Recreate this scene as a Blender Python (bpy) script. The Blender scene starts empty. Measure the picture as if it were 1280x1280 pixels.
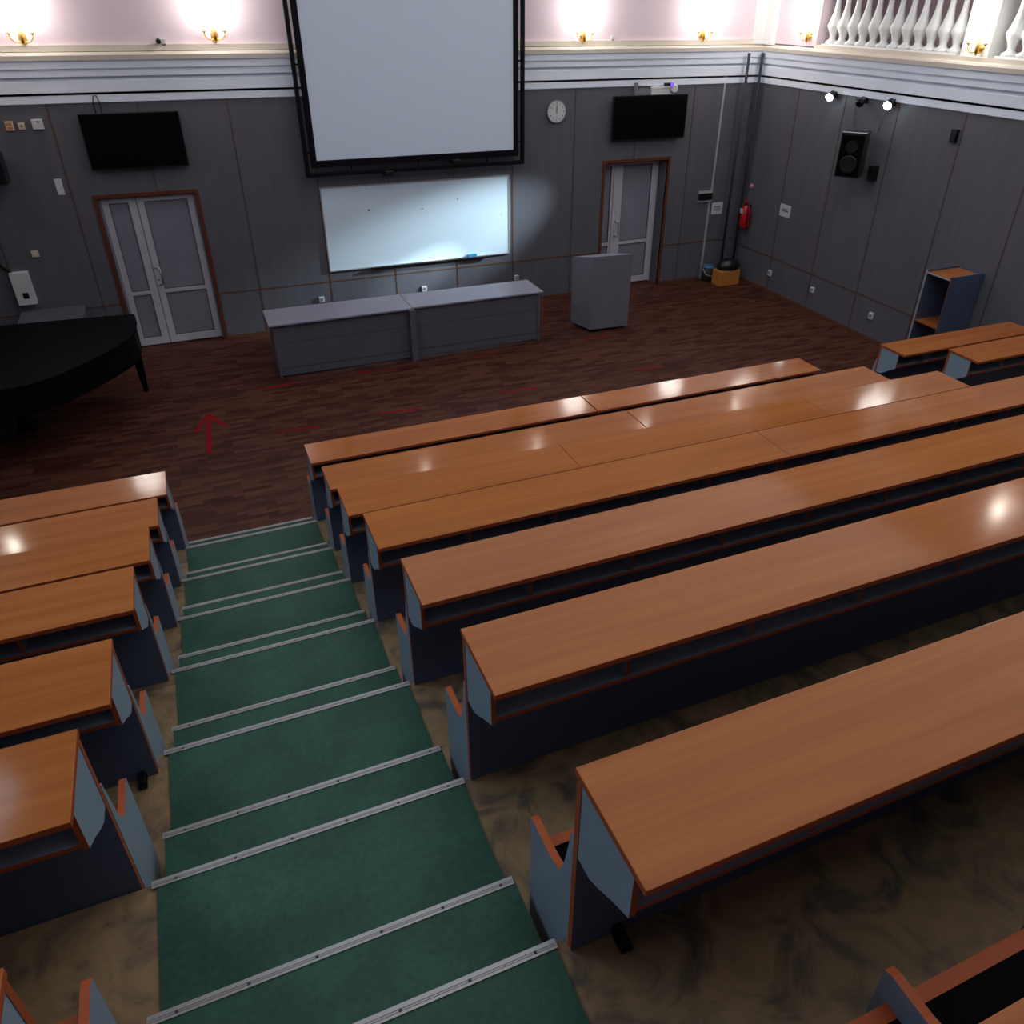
import bpy, math, random
from mathutils import Matrix, Vector
random.seed(7)
S = bpy.context.scene
COL = S.collection

# ------------------------------------------------------------------ camera
cam_d = bpy.data.cameras.new('camera')
cam = bpy.data.objects.new('camera', cam_d); COL.objects.link(cam)
YAW, PITCH, ROLL = map(math.radians, (23.4129, -32.4909, 0.6882))
fw = Vector((math.sin(YAW)*math.cos(PITCH), math.cos(YAW)*math.cos(PITCH), math.sin(PITCH)))
rt = Vector((math.cos(YAW), -math.sin(YAW), 0)); up = rt.cross(fw)
rt, up = rt*math.cos(ROLL)+up*math.sin(ROLL), up*math.cos(ROLL)-rt*math.sin(ROLL)
cam.matrix_world = Matrix(((rt.x, up.x, -fw.x, 0), (rt.y, up.y, -fw.y, -12.5954), (rt.z, up.z, -fw.z, 4.5), (0, 0, 0, 1)))
cam_d.sensor_width = 36; cam_d.lens = 989.78*36/1280
cam_d.shift_x = (640-667.35)/1280; cam_d.shift_y = (627.155-640)/1280
cam_d.clip_start = 0.05; cam_d.clip_end = 100
S.camera = cam

# ------------------------------------------------------------------ world, lights, exposure
XL, XR, YB, ZC = -3.2, 9.57, -16.0, 7.6
w = bpy.data.worlds.new('world'); S.world = w; w.use_nodes = True
w.node_tree.nodes['Background'].inputs[0].default_value = (0.5, 0.55, 0.65, 1)
w.node_tree.nodes['Background'].inputs[1].default_value = 0.02
S.view_settings.view_transform = 'Standard'; S.view_settings.look = 'None'
S.view_settings.gamma = 1; S.view_settings.use_curve_mapping = False
S.view_settings.exposure = 0.14

def area(name, loc, size, sizey, watts, color, rot=(0, 0, 0)):
    l = bpy.data.lights.new(name, 'AREA'); l.shape = 'RECTANGLE'; l.size = size; l.size_y = sizey
    l.energy = watts; l.color = color
    o = bpy.data.objects.new(name, l); COL.objects.link(o); o.location = loc; o.rotation_euler = rot
    return o
CEIL_W = 285
area('overhead_fill_light', (4.4, -7.9, ZC-.1), 9.0, 11.0, CEIL_W, (0.93, 0.97, 1.0))  # added soft fill in place of bounce from the bright upper walls
area('left_fill_light', (XL+.05, -8.4, 5.6), 2.2, 3.6, 120, (0.62, 0.82, 1.0), (0, math.radians(-66), math.radians(-14)))  # added bluish fill for the desk ends; the left wall has no window
SCONCE_W = 22
def point(name, loc, watts, color, r=.05):
    l = bpy.data.lights.new(name, 'POINT'); l.energy = watts; l.color = color; l.shadow_soft_size = r
    o = bpy.data.objects.new(name, l); COL.objects.link(o); o.location = loc
    return o
def spot(name, loc, tgt, watts, color, ang, r=.03, blend=.6):
    l = bpy.data.lights.new(name, 'SPOT'); l.energy = watts; l.color = color; l.shadow_soft_size = r
    l.spot_size = math.radians(ang); l.spot_blend = blend
    o = bpy.data.objects.new(name, l); COL.objects.link(o); o.location = loc
    o.rotation_euler = (Vector(tgt)-Vector(loc)).to_track_quat('-Z', 'Y').to_euler()
    return o

# ------------------------------------------------------------------ materials
def mat(name, col, rough=.5, metal=0, spec=.5, emit=None, estr=0, noise=None, bump=0, coat=0):
    """noise = (scale xyz, colour2, amount, detail)"""
    m = bpy.data.materials.new(name); m.use_nodes = True; nt = m.node_tree
    b = nt.nodes['Principled BSDF']
    b.inputs['Base Color'].default_value = (*col, 1); b.inputs['Roughness'].default_value = rough
    b.inputs['Metallic'].default_value = metal; b.inputs['Specular IOR Level'].default_value = spec
    if coat: b.inputs['Coat Weight'].default_value = coat
    if emit: b.inputs['Emission Color'].default_value = (*emit, 1); b.inputs['Emission Strength'].default_value = estr
    if noise:
        sc, c2, amt, det = noise
        tc = nt.nodes.new('ShaderNodeTexCoord'); mp = nt.nodes.new('ShaderNodeMapping'); mp.inputs['Scale'].default_value = sc
        nz = nt.nodes.new('ShaderNodeTexNoise'); nz.inputs['Scale'].default_value = 1; nz.inputs['Detail'].default_value = det
        nz.inputs['Roughness'].default_value = .6
        rp = nt.nodes.new('ShaderNodeValToRGB'); rp.color_ramp.elements[0].position = .5-amt; rp.color_ramp.elements[1].position = .5+amt
        rp.color_ramp.elements[0].color = (*col, 1); rp.color_ramp.elements[1].color = (*c2, 1)
        L = nt.links.new
        L(tc.outputs['Object'], mp.inputs[0]); L(mp.outputs[0], nz.inputs['Vector']); L(nz.outputs[0], rp.inputs[0]); L(rp.outputs[0], b.inputs['Base Color'])
        if bump:
            bp = nt.nodes.new('ShaderNodeBump'); bp.inputs['Strength'].default_value = bump; bp.inputs['Distance'].default_value = .01
            L(nz.outputs[0], bp.inputs['Height']); L(bp.outputs[0], b.inputs['Normal'])
    return m

def beech():
    m = bpy.data.materials.new('beech_laminate'); m.use_nodes = True; nt = m.node_tree; b = nt.nodes['Principled BSDF']; L = nt.links.new
    b.inputs['Roughness'].default_value = .105; b.inputs['Specular IOR Level'].default_value = .17
    tc = nt.nodes.new('ShaderNodeNewGeometry')
    def nz(scale, det, rough=.6):
        mp = nt.nodes.new('ShaderNodeMapping'); mp.inputs['Scale'].default_value = scale
        n = nt.nodes.new('ShaderNodeTexNoise'); n.inputs['Scale'].default_value = 1; n.inputs['Detail'].default_value = det; n.inputs['Roughness'].default_value = rough
        L(tc.outputs['Position'], mp.inputs[0]); L(mp.outputs[0], n.inputs['Vector']); return n
    a = nz((.7, 16, 3), 5); c = nz((2.5, 90, 5), 3); d = nz((.5, 2.2, 1), 2)
    r1 = nt.nodes.new('ShaderNodeValToRGB'); e = r1.color_ramp.elements
    e[0].position = .25; e[0].color = (0.325, 0.100, 0.0265, 1); e[1].position = .78; e[1].color = (0.44, 0.158, 0.043, 1)
    L(a.outputs[0], r1.inputs[0])
    mx = nt.nodes.new('ShaderNodeMixRGB'); mx.blend_type = 'MULTIPLY'; mx.inputs[0].default_value = .28
    r2 = nt.nodes.new('ShaderNodeValToRGB'); r2.color_ramp.elements[0].position = .35; r2.color_ramp.elements[0].color = (.72, .68, .62, 1); r2.color_ramp.elements[1].position = .6; r2.color_ramp.elements[1].color = (1, 1, 1, 1)
    L(c.outputs[0], r2.inputs[0]); L(r1.outputs[0], mx.inputs[1]); L(r2.outputs[0], mx.inputs[2])
    m2 = nt.nodes.new('ShaderNodeMixRGB'); m2.blend_type = 'MULTIPLY'; m2.inputs[0].default_value = .45
    r3 = nt.nodes.new('ShaderNodeValToRGB'); r3.color_ramp.elements[0].position = .35; r3.color_ramp.elements[0].color = (.75, .66, .6, 1); r3.color_ramp.elements[1].position = .65; r3.color_ramp.elements[1].color = (1, 1, 1, 1)
    L(d.outputs[0], r3.inputs[0]); L(mx.outputs[0], m2.inputs[1]); L(r3.outputs[0], m2.inputs[2]); L(m2.outputs[0], b.inputs['Base Color'])
    return m

def parquet():
    m = bpy.data.materials.new('brown_laminate_floor'); m.use_nodes = True; nt = m.node_tree; b = nt.nodes['Principled BSDF']; L = nt.links.new
    b.inputs['Roughness'].default_value = .5; b.inputs['Specular IOR Level'].default_value = .15
    tc = nt.nodes.new('ShaderNodeNewGeometry')
    br = nt.nodes.new('ShaderNodeTexBrick'); br.inputs['Scale'].default_value = 1; br.inputs['Brick Width'].default_value = .30; br.inputs['Row Height'].default_value = .062
    br.inputs['Mortar Size'].default_value = .001; br.inputs['Color1'].default_value = (0.0527, 0.0136, 0.0085, 1); br.inputs['Color2'].default_value = (.125, .046, .029, 1)
    br.inputs['Mortar'].default_value = (.05, .015, .01, 1); br.offset = .37; br.offset_frequency = 3
    L(tc.outputs['Position'], br.inputs['Vector'])
    mp = nt.nodes.new('ShaderNodeMapping'); mp.inputs['Scale'].default_value = (3, 40, 1)
    n = nt.nodes.new('ShaderNodeTexNoise'); n.inputs['Scale'].default_value = 1; n.inputs['Detail'].default_value = 4
    L(tc.outputs['Position'], mp.inputs[0]); L(mp.outputs[0], n.inputs['Vector'])
    r = nt.nodes.new('ShaderNodeValToRGB'); r.color_ramp.elements[0].position = .3; r.color_ramp.elements[0].color = (.45, .4, .4, 1); r.color_ramp.elements[1].position = .7; r.color_ramp.elements[1].color = (1, 1, 1, 1)
    L(n.outputs[0], r.inputs[0])
    mx = nt.nodes.new('ShaderNodeMixRGB'); mx.blend_type = 'MULTIPLY'; mx.inputs[0].default_value = .8
    L(br.outputs[0], mx.inputs[1]); L(r.outputs[0], mx.inputs[2]); L(mx.outputs[0], b.inputs['Base Color'])
    return m

def marble_lino():
    m = bpy.data.materials.new('marbled_brown_linoleum'); m.use_nodes = True; nt = m.node_tree; b = nt.nodes['Principled BSDF']; L = nt.links.new
    b.inputs['Roughness'].default_value = .6; b.inputs['Specular IOR Level'].default_value = .3
    tc = nt.nodes.new('ShaderNodeNewGeometry')
    n0 = nt.nodes.new('ShaderNodeTexNoise'); n0.inputs['Scale'].default_value = 5.0; n0.inputs['Detail'].default_value = 6; n0.inputs['Roughness'].default_value = .62; n0.inputs['Distortion'].default_value = .9
    L(tc.outputs['Position'], n0.inputs['Vector'])
    r = nt.nodes.new('ShaderNodeValToRGB'); e = r.color_ramp.elements
    e[0].position = .33; e[0].color = (0.0615, 0.0599, 0.0541, 1); e[1].position = .62; e[1].color = (0.2788, 0.1845, 0.0943, 1)
    k = e.new(.42); k.color = (0.1312, 0.0968, 0.0623, 1); k = e.new(.50); k.color = (0.2132, 0.1435, 0.0779, 1); k = e.new(.75); k.color = (0.1640, 0.1189, 0.0697, 1)
    L(n0.outputs[0], r.inputs[0]); L(r.outputs[0], b.inputs['Base Color'])
    return m

def green_carpet():
    m = bpy.data.materials.new('green_linoleum'); m.use_nodes = True; nt = m.node_tree; b = nt.nodes['Principled BSDF']; L = nt.links.new
    b.inputs['Roughness'].default_value = .55; b.inputs['Specular IOR Level'].default_value = .3
    tc = nt.nodes.new('ShaderNodeNewGeometry')
    n = nt.nodes.new('ShaderNodeTexNoise'); n.inputs['Scale'].default_value = 42; n.inputs['Detail'].default_value = 5; n.inputs['Roughness'].default_value = .7
    n2 = nt.nodes.new('ShaderNodeTexNoise'); n2.inputs['Scale'].default_value = 4; n2.inputs['Detail'].default_value = 3
    L(tc.outputs['Position'], n.inputs['Vector']); L(tc.outputs['Position'], n2.inputs['Vector'])
    r = nt.nodes.new('ShaderNodeValToRGB'); e = r.color_ramp.elements
    e[0].position = .30; e[0].color = (0.0117, 0.0612, 0.0409, 1); e[1].position = .75; e[1].color = (0.0263, 0.0979, 0.0643, 1)
    k = e.new(.5); k.color = (0.0175, 0.0765, 0.0512, 1)
    L(n.outputs[0], r.inputs[0])
    r2 = nt.nodes.new('ShaderNodeValToRGB'); r2.color_ramp.elements[0].position = .35; r2.color_ramp.elements[0].color = (.8, .8, .8, 1); r2.color_ramp.elements[1].position = .65; r2.color_ramp.elements[1].color = (1.1, 1.1, 1.05, 1)
    L(n2.outputs[0], r2.inputs[0])
    mx = nt.nodes.new('ShaderNodeMixRGB'); mx.blend_type = 'MULTIPLY'; mx.inputs[0].default_value = 1
    L(r.outputs[0], mx.inputs[1]); L(r2.outputs[0], mx.inputs[2]); L(mx.outputs[0], b.inputs['Base Color'])
    return m

M = dict(
    beech=beech(), parquet=parquet(), lino=marble_lino(), green=green_carpet(),
    edge=mat('red_brown_edging', (.34, .070, .021), .45, spec=.15),
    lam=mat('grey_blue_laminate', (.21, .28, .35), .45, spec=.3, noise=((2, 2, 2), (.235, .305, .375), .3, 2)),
    lamd=mat('shaded_grey_laminate', (.075, .098, .165), .5, spec=.3, noise=((3, 3, 3), (.085, .108, .178), .3, 2)),  # shaded copy of the grey-blue laminate, the shade put into the colour
    seat=mat('black_seat', (.003, .003, .004), .8, spec=.03),
    panel=mat('grey_wall_panel', (0.08892, 0.09126, 0.1108), .55, noise=((9, 9, 1.2), (0.1168, 0.1168, 0.1344), .25, 4), bump=.05),
    pink=mat('pink_wall_paint', (.74, .60, .67), .7, noise=((.8, .8, .8), (.78, .65, .71), .3, 3)),
    cream=mat('cream_paint', (.68, .60, .50), .6, noise=((1.5, 1.5, 9), (.74, .68, .60), .3, 4)),
    white=mat('white_plaster', (.74, .81, .92), .55, noise=((1.2, 1.2, 5), (.80, .86, .94), .3, 4)),
    balu=mat('white_baluster_paint', (.80, .81, .80), .5),
    seam=mat('brown_seam_strip', (0.1105, 0.04875, 0.02925), .5),
    casing=mat('brown_door_casing', (.11, .028, .014), .45, spec=.25, noise=((20, 20, 2), (.14, .040, .02), .3, 3)),
    pvc=mat('white_pvc', (.50, .49, .55), .35),
    frost=mat('frosted_glass', (.20, .20, .25), .35, noise=((1.5, 1.5, 1.0), (.25, .25, .30), .3, 2)),
    gasket=mat('black_gasket', (.03, .03, .04), .5),
    chrome=mat('brushed_steel', (.62, .60, .58), .3, 1),
    alu=mat('aluminium_nosing', (.33, .33, .34), .4, .45, noise=((30, 200, 30), (.40, .395, .39), .3, 2)),
    alud=mat('aluminium_groove', (.16, .155, .15), .5, .3),
    black=mat('black_plastic', (.004, .004, .005), .35),
    blackg=mat('black_gloss_screen', (.0012, .0012, .0016), .22, spec=.25),
    frameb=mat('black_metal_frame', (.004, .004, .007), .5, spec=.15),
    screen=mat('projection_fabric', (.74, .84, .98), .85, spec=.1),
    wb=mat('whiteboard_enamel', (.70, .84, .95), .3, spec=.45),
    desk=mat('grey_office_laminate', (.25, .245, .315), .4, noise=((4, 4, 4), (.275, .27, .34), .3, 2)),
    lect=mat('grey_lectern_panel', (.145, .145, .175), .5, noise=((4, 4, 4), (.16, .16, .19), .3, 2)),
    deskp=mat('grey_office_panel', (0.0875, 0.0875, 0.1085), .5, noise=((4, 4, 4), (0.1015, 0.1015, 0.1225), .3, 2)),
    gold=mat('gold_metal', (.75, .48, .12), .28, 1, emit=(.7, .5, .12), estr=0),
    bulb=mat('lit_bulb', (1, 1, 1), .4, emit=(1.0, .97, .90), estr=8),
    globe=mat('lit_globe', (1, 1, 1), .4, emit=(1.0, .93, .80), estr=75),
    led=mat('lit_led', (1, 1, 1), .4, emit=(.75, .95, 1.0), estr=30),
    violet=mat('lit_violet_lens', (.1, .05, .4), .3, emit=(.16, .06, .8), estr=1.5),
    red=mat('red_enamel', (.42, .008, .01), .3),
    tape=mat('red_floor_tape', (.22, .003, .010), .7, spec=.1),
    paper=mat('white_paper', (.50, .50, .58), .8),
    ink=mat('grey_print', (.16, .16, .20), .8),
    plastic=mat('white_plastic', (.62, .62, .64), .4),
    ivory=mat('ivory_plastic', (.62, .55, .36), .45),
    orange=mat('orange_socket_insert', (.5, .2, .05), .5),
    bluep=mat('blue_plastic', (.04, .12, .26), .4),
    greyp=mat('grey_plastic', (.17, .18, .20), .5),
    yellow=mat('orange_box', (.50, .20, .035), .6),
    bag=mat('black_bin_bag', (.006, .006, .009), .35),
    piano=mat('black_piano_lacquer', (.0015, .0018, .003), .5, spec=.08),
    ivoryk=mat('ivory_keys', (.7, .68, .6), .3),
    pipe=mat('dark_grey_pipe', (.035, .032, .045), .6, spec=.2),
    conduit=mat('white_conduit', (.36, .35, .36), .5),
    marker=mat('blue_eraser', (.02, .30, .60), .5),
    pinkl=mat('pink_alarm_plastic', (.45, .20, .22), .5),
    ceil=mat('ceiling_plaster', (.75, .73, .72), .8),
)

# ------------------------------------------------------------------ mesh helpers
class MB:
    def __init__(s): s.v = []; s.f = []; s.m = []; s.ml = []; s.sm = []
    def mi(s, m):
        if m not in s.ml: s.ml.append(m)
        return s.ml.index(m)
    def face(s, idx, m, smooth=False): s.f.append(idx); s.m.append(s.mi(m)); s.sm.append(smooth)
    def box(s, x0, x1, y0, y1, z0, z1, m, **fm):
        """fm: face materials by key xn xp yn yp zn zp, or edge for all but zp/zn"""
        if x0 > x1: x0, x1 = x1, x0
        if y0 > y1: y0, y1 = y1, y0
        if z0 > z1: z0, z1 = z1, z0
        n = len(s.v)
        s.v += [(x0, y0, z0), (x1, y0, z0), (x1, y1, z0), (x0, y1, z0), (x0, y0, z1), (x1, y0, z1), (x1, y1, z1), (x0, y1, z1)]
        for k, q in (('zn', (0, 3, 2, 1)), ('zp', (4, 5, 6, 7)), ('yn', (0, 1, 5, 4)), ('xp', (1, 2, 6, 5)), ('yp', (2, 3, 7, 6)), ('xn', (3, 0, 4, 7))):
            mm = fm.get(k) or (fm.get('side') if k[0] != 'z' else None) or m
            s.face([n+i for i in q], mm)
        return s
    def prism(s, poly, axis, a, b, m, edge=None, edges=None):
        """poly: 2D points in the two other axes (in xyz order); extruded a..b on axis"""
        n = len(s.v); N = len(poly)
        ar = sum(poly[i][0]*poly[(i+1) % N][1]-poly[(i+1) % N][0]*poly[i][1] for i in range(N))
        def P(p, t): return {'x': (t, p[0], p[1]), 'y': (p[0], t, p[1]), 'z': (p[0], p[1], t)}[axis]
        s.v += [P(p, a) for p in poly]+[P(p, b) for p in poly]
        flip = (ar > 0) ^ (axis == 'y') ^ (a > b)
        c0 = list(range(n, n+N)); c1 = list(range(n+N, n+2*N))
        s.face(c0[::-1] if flip else c0, m); s.face(c1 if flip else c1[::-1], m)
        for i in range(N):
            j = (i+1) % N; q = [n+i, n+j, n+N+j, n+N+i]
            mm = (edges.get(i) if edges else None) or edge or m
            s.face(q if flip else q[::-1], mm)
        return s
    def tube(s, pts, r, m, seg=8, cap=True):
        pts = [Vector(p) for p in pts]; n0 = len(s.v); rs = r if isinstance(r, (list, tuple)) else [r]*len(pts)
        up_ = Vector((0, 0, 1)); prev = None
        for i, p in enumerate(pts):
            t = (pts[min(i+1, len(pts)-1)]-pts[max(i-1, 0)]).normalized()
            if prev is None:
                a = up_ if abs(t.z) < .9 else Vector((1, 0, 0)); u = t.cross(a).normalized()
            else: u = (prev-t*prev.dot(t)).normalized()
            prev = u; v = t.cross(u)
            for k in range(seg):
                an = 2*math.pi*k/seg; s.v.append(tuple(p+(u*math.cos(an)+v*math.sin(an))*rs[i]))
        for i in range(len(pts)-1):
            for k in range(seg):
                a = n0+i*seg+k; b = n0+i*seg+(k+1) % seg
                s.face([a, b, b+seg, a+seg], m, True)
        if cap:
            s.face(list(range(n0, n0+seg))[::-1], m); s.face(list(range(n0+(len(pts)-1)*seg, n0+len(pts)*seg)), m)
        return s
    def lathe(s, prof, c, m, seg=16, axis='z', sy=1.0):
        n0 = len(s.v)
        for r, h in prof:
            for k in range(seg):
                a = 2*math.pi*k/seg; x, y = r*math.cos(a), r*math.sin(a)*sy
                s.v.append({'z': (c[0]+x, c[1]+y, c[2]+h), 'y': (c[0]+x, c[1]+h, c[2]+y), 'x': (c[0]+h, c[1]+x, c[2]+y)}[axis])
        for i in range(len(prof)-1):
            for k in range(seg):
                a = n0+i*seg+k; b = n0+i*seg+(k+1) % seg
                s.face([a, b, b+seg, a+seg] if axis != 'y' else [a, a+seg, b+seg, b], m, True)
        f = list(range(n0, n0+seg)); l = list(range(n0+(len(prof)-1)*seg, n0+len(prof)*seg))
        s.face(f[::-1] if axis != 'y' else f, m); s.face(l if axis != 'y' else l[::-1], m)
        return s
    def mesh(s, name):
        me = bpy.data.meshes.new(name); me.from_pydata(s.v, [], s.f)
        for m in s.ml: me.materials.append(M[m])
        for p, i, q in zip(me.polygons, s.m, s.sm): p.material_index = i; p.use_smooth = q
        me.update(); return me
    def obj(s, name, parent=None, bevel=0, loc=None):
        o = bpy.data.objects.new(name, s.mesh(name)); COL.objects.link(o)
        if parent is not None:
            o.parent = parent; o.location = -Vector(parent['_o']) if '_o' in parent.keys() else (0, 0, 0)
        if loc: o.location = loc
        if bevel:
            b = o.modifiers.new('bevel', 'BEVEL'); b.width = bevel; b.segments = 2; b.limit_method = 'ANGLE'
        return o

def thing(name, label, cat, loc, group=None):
    """an Empty at the thing's base; parts are written in world coordinates"""
    o = bpy.data.objects.new(name, None); COL.objects.link(o); o.location = loc; o.empty_display_size = .1
    o['_o'] = [float(c) for c in loc]; o['label'] = label; o['category'] = cat
    if group: o['group'] = group
    return o
def sub(mb, name, parent, root, bevel=0):
    o = mb.obj(name, None, bevel); o.parent = parent; o.location = (0, 0, 0); return o
def tag(o, label, cat, group=None):
    o['label'] = label; o['category'] = cat
    if group: o['group'] = group
    return o
def struct(o): o['kind'] = 'structure'; return o

# ------------------------------------------------------------------ room shell
ZT = 3.34      # top of the panelled wall
D1 = (-1.025, .225, 2.15); D2 = (6.68, 7.90, 2.17)
b = MB(); T = .45
for x0, x1, z0 in ((XL, D1[0], 0), (D1[0], D1[1], D1[2]), (D1[1], D2[0], 0), (D2[0], D2[1], D2[2]), (D2[1], XR, 0)):
    b.box(x0, x1, 0, T, z0, ZT, 'panel')
b.box(XL, XR, 0, T, ZT, ZC, 'pink')
struct(b.obj('wall_front'))
b = MB(); b.box(XR, XR+.35, YB, T, 0, 3.9, 'panel')
b.box(XR, XR+.30, -1.28, T, 3.9, ZC, 'pink'); b.box(XR, XR+.35, YB, -1.28, 4.85, 5.0, 'cream')
b.box(XR, XR+.30, YB, -1.28, 6.3, ZC, 'pink')
for py in (-4.02, -8.9, -13.6): b.box(XR+.02, XR+.34, py-.42, py, 3.9, 6.3, 'balu')
struct(b.obj('wall_right'))
b = MB(); b.box(11.9, 12.1, YB, T, 3.9, ZC, 'pink'); b.box(XR+.35, 12.1, YB, T, 3.75, 3.9, 'cream'); b.box(XR+.3, 12.1, -.0, T, 3.9, ZC, 'pink')
b.box(XR+.3, 12.1, YB, T, 6.3, 6.4, 'ceil')
struct(b.obj('wall_balcony'))
struct(MB().box(XL-.3, XL, YB, T, 0, ZT, 'panel').box(XL-.3, XL, YB, T, ZT, ZC, 'pink').obj('wall_left'))
struct(MB().box(XL-.3, XR+.3, YB-.3, YB, 0, ZC, 'pink').obj('wall_back'))
struct(MB().box(XL-.3, 12.1, YB-.3, T, ZC, ZC+.2, 'ceil').obj('ceiling'))
struct(MB().box(XL-.3, XR+.35, YB-.3, T, -.2, 0, 'parquet').obj('floor'))
# small rooms behind the doors are closed off by the door panels themselves
b = MB()
for x0, x1 in ((XL, -1.065), (.27, 6.64), (7.94, XR)): b.box(x0, x1, -.014, 0, 0, .05, 'seam')
struct(b.obj('baseboard_front'))
struct(MB().box(XR-.014, XR, -5.8, 0, 0, .05, 'seam').obj('baseboard_right'))
# cornice
prof = [(0, 3.30), (.022, 3.312), (.022, 3.396), (.0, 3.398), (.0, 3.424), (.034, 3.428), (.036, 3.55), (.028, 3.56), (.028, 3.576), (.002, 3.578), (.002, 3.604), (.055, 3.606), (.058, 3.665), (.042, 3.670), (.042, 3.690), (.072, 3.695), (.078, 3.77), (.095, 3.79)]
lip = [(0, 3.79), (.17, 3.79), (.185, 3.84), (.16, 3.865), (0, 3.88)]
n = 0
def trim(mb):
    global n
    n += 1; return struct(mb.obj('trim_%d' % n))
lip = [(d*.55, z) for d, z in lip]
pf = prof+[(0, 3.79)]
trim(MB().prism([(-d, z) for d, z in pf], 'x', XL, XR, 'white').prism([(-d, z) for d, z in lip], 'x', XL, XR, 'cream'))
trim(MB().prism([(XR-d, z) for d, z in pf], 'y', YB, 0, 'white').prism([(XR-d, z) for d, z in lip], 'y', YB, 0, 'cream'))
trim(MB().prism([(XL+d, z) for d, z in pf], 'y', YB, 0, 'white').prism([(XL+d, z) for d, z in lip], 'y', YB, 0, 'cream'))
trim(MB().box(XL, XR, -.05, 0, 3.88, 3.95, 'cream'))
trim(MB().box(9.30, XR, -.09, 0, 3.88, ZC, 'balu').box(XR-.09, XR, -.28, 0, 3.88, ZC, 'balu'))
# balcony parapet base and hand rail
struct(MB().box(XR-.03, XR+.36, YB, -1.28, 3.86, 3.925, 'cream').obj('trim_balcony'))
# seams of the wall panelling
for x in (-2.3, -1.30, -.25, .865, 1.93, 2.98, 4.02, 5.01, 6.09, 7.22, 8.30):
    z0 = 2.17 if (D1[0] < x < D1[1] or D2[0] < x < D2[1]) else 0
    trim(MB().box(x-.009, x+.009, -.005, 0, z0, 3.31, 'seam'))
for y in (-1.09, -2.17, -3.24, -4.40, -5.51, -6.6, -7.7):
    trim(MB().box(XR-.005, XR, y-.009, y+.009, 0, 3.31, 'seam'))
for x0, x1 in ((XL, -1.065), (.27, 6.64), (7.94, XR)): trim(MB().box(x0, x1, -.005, 0, .695, .712, 'seam'))
trim(MB().box(XR-.005, XR, -7.5, 0, .60, .616, 'seam'))

# ------------------------------------------------------------------ stepped seating floor
ZP = [.415+.2915*i for i in range(10)]
SY = [-6.255, -7.150, -7.995, -8.835, -9.712, -10.597, -11.463, -12.33, -13.20, -14.07]
LOW = [-5.858, -6.857, -7.692, -8.553, -9.428, -10.285, -11.147, -12.02, -12.89, -13.76]
AX0, AX1 = -.56, .575
for k in range(10):
    y1 = SY[k]; y0 = SY[k+1] if k < 9 else YB
    struct(MB().box(XL, XR, y0, y1, 0, ZP[k]-.008, 'lino').obj('platform'))
struct(MB().box(XL, XR, SY[0], LOW[0], 0, .195, 'lino').obj('platform'))
def nosing(x0, x1, y, z):
    mb = MB().prism([(y+.004, z-.03), (y+.004, z+.004), (y-.025, z+.004), (y-.025, z)][::-1], 'x', x0, x1, 'alu')
    for q in (.010, .016): mb.box(x0+.004, x1-.004, y-q-.0012, y-q+.0012, z+.0035, z+.0045, 'alud')
    xs = x0+.08
    while xs < x1:
        mb.lathe([(.0052, 0), (.0052, .0012), (.002, .0018)], (xs, y-.013, z+.004), 'gasket', 8); xs += .2
    return mb
for a0, a1 in ((AX0, AX1), (5.93, 7.03)):
    for k in range(9):
        zl = ZP[k]-.146 if k else .2075
        zb = ZP[k-1]-.01 if k else 0
        # half step, its tread cover and the wide tread cover
        mb = MB().box(a0+.005, a1-.005, SY[k]-.01, LOW[k], zb, zl-.006, 'lino')
        mb.box(a0+.005, a1-.005, SY[k]+.002, LOW[k]+.004, zl-.006, zl, 'green').box(a0+.005, a1-.005, LOW[k], LOW[k]+.004, zb+.01, zl-.004, 'green')
        mb.box(a0+.005, a1-.005, SY[k], SY[k]+.004, zl, ZP[k]-.004, 'green')
        mb.box(a0+.005, a1-.005, SY[k+1], SY[k]+.004, ZP[k]-.008, ZP[k], 'green', xn='gasket', xp='gasket')
        struct(mb.obj('stair_step'))
        trim(nosing(a0, a1-.01, LOW[k]+.004, zl)); trim(nosing(a0-.012, a1-.0, SY[k]+.004, ZP[k]))

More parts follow.
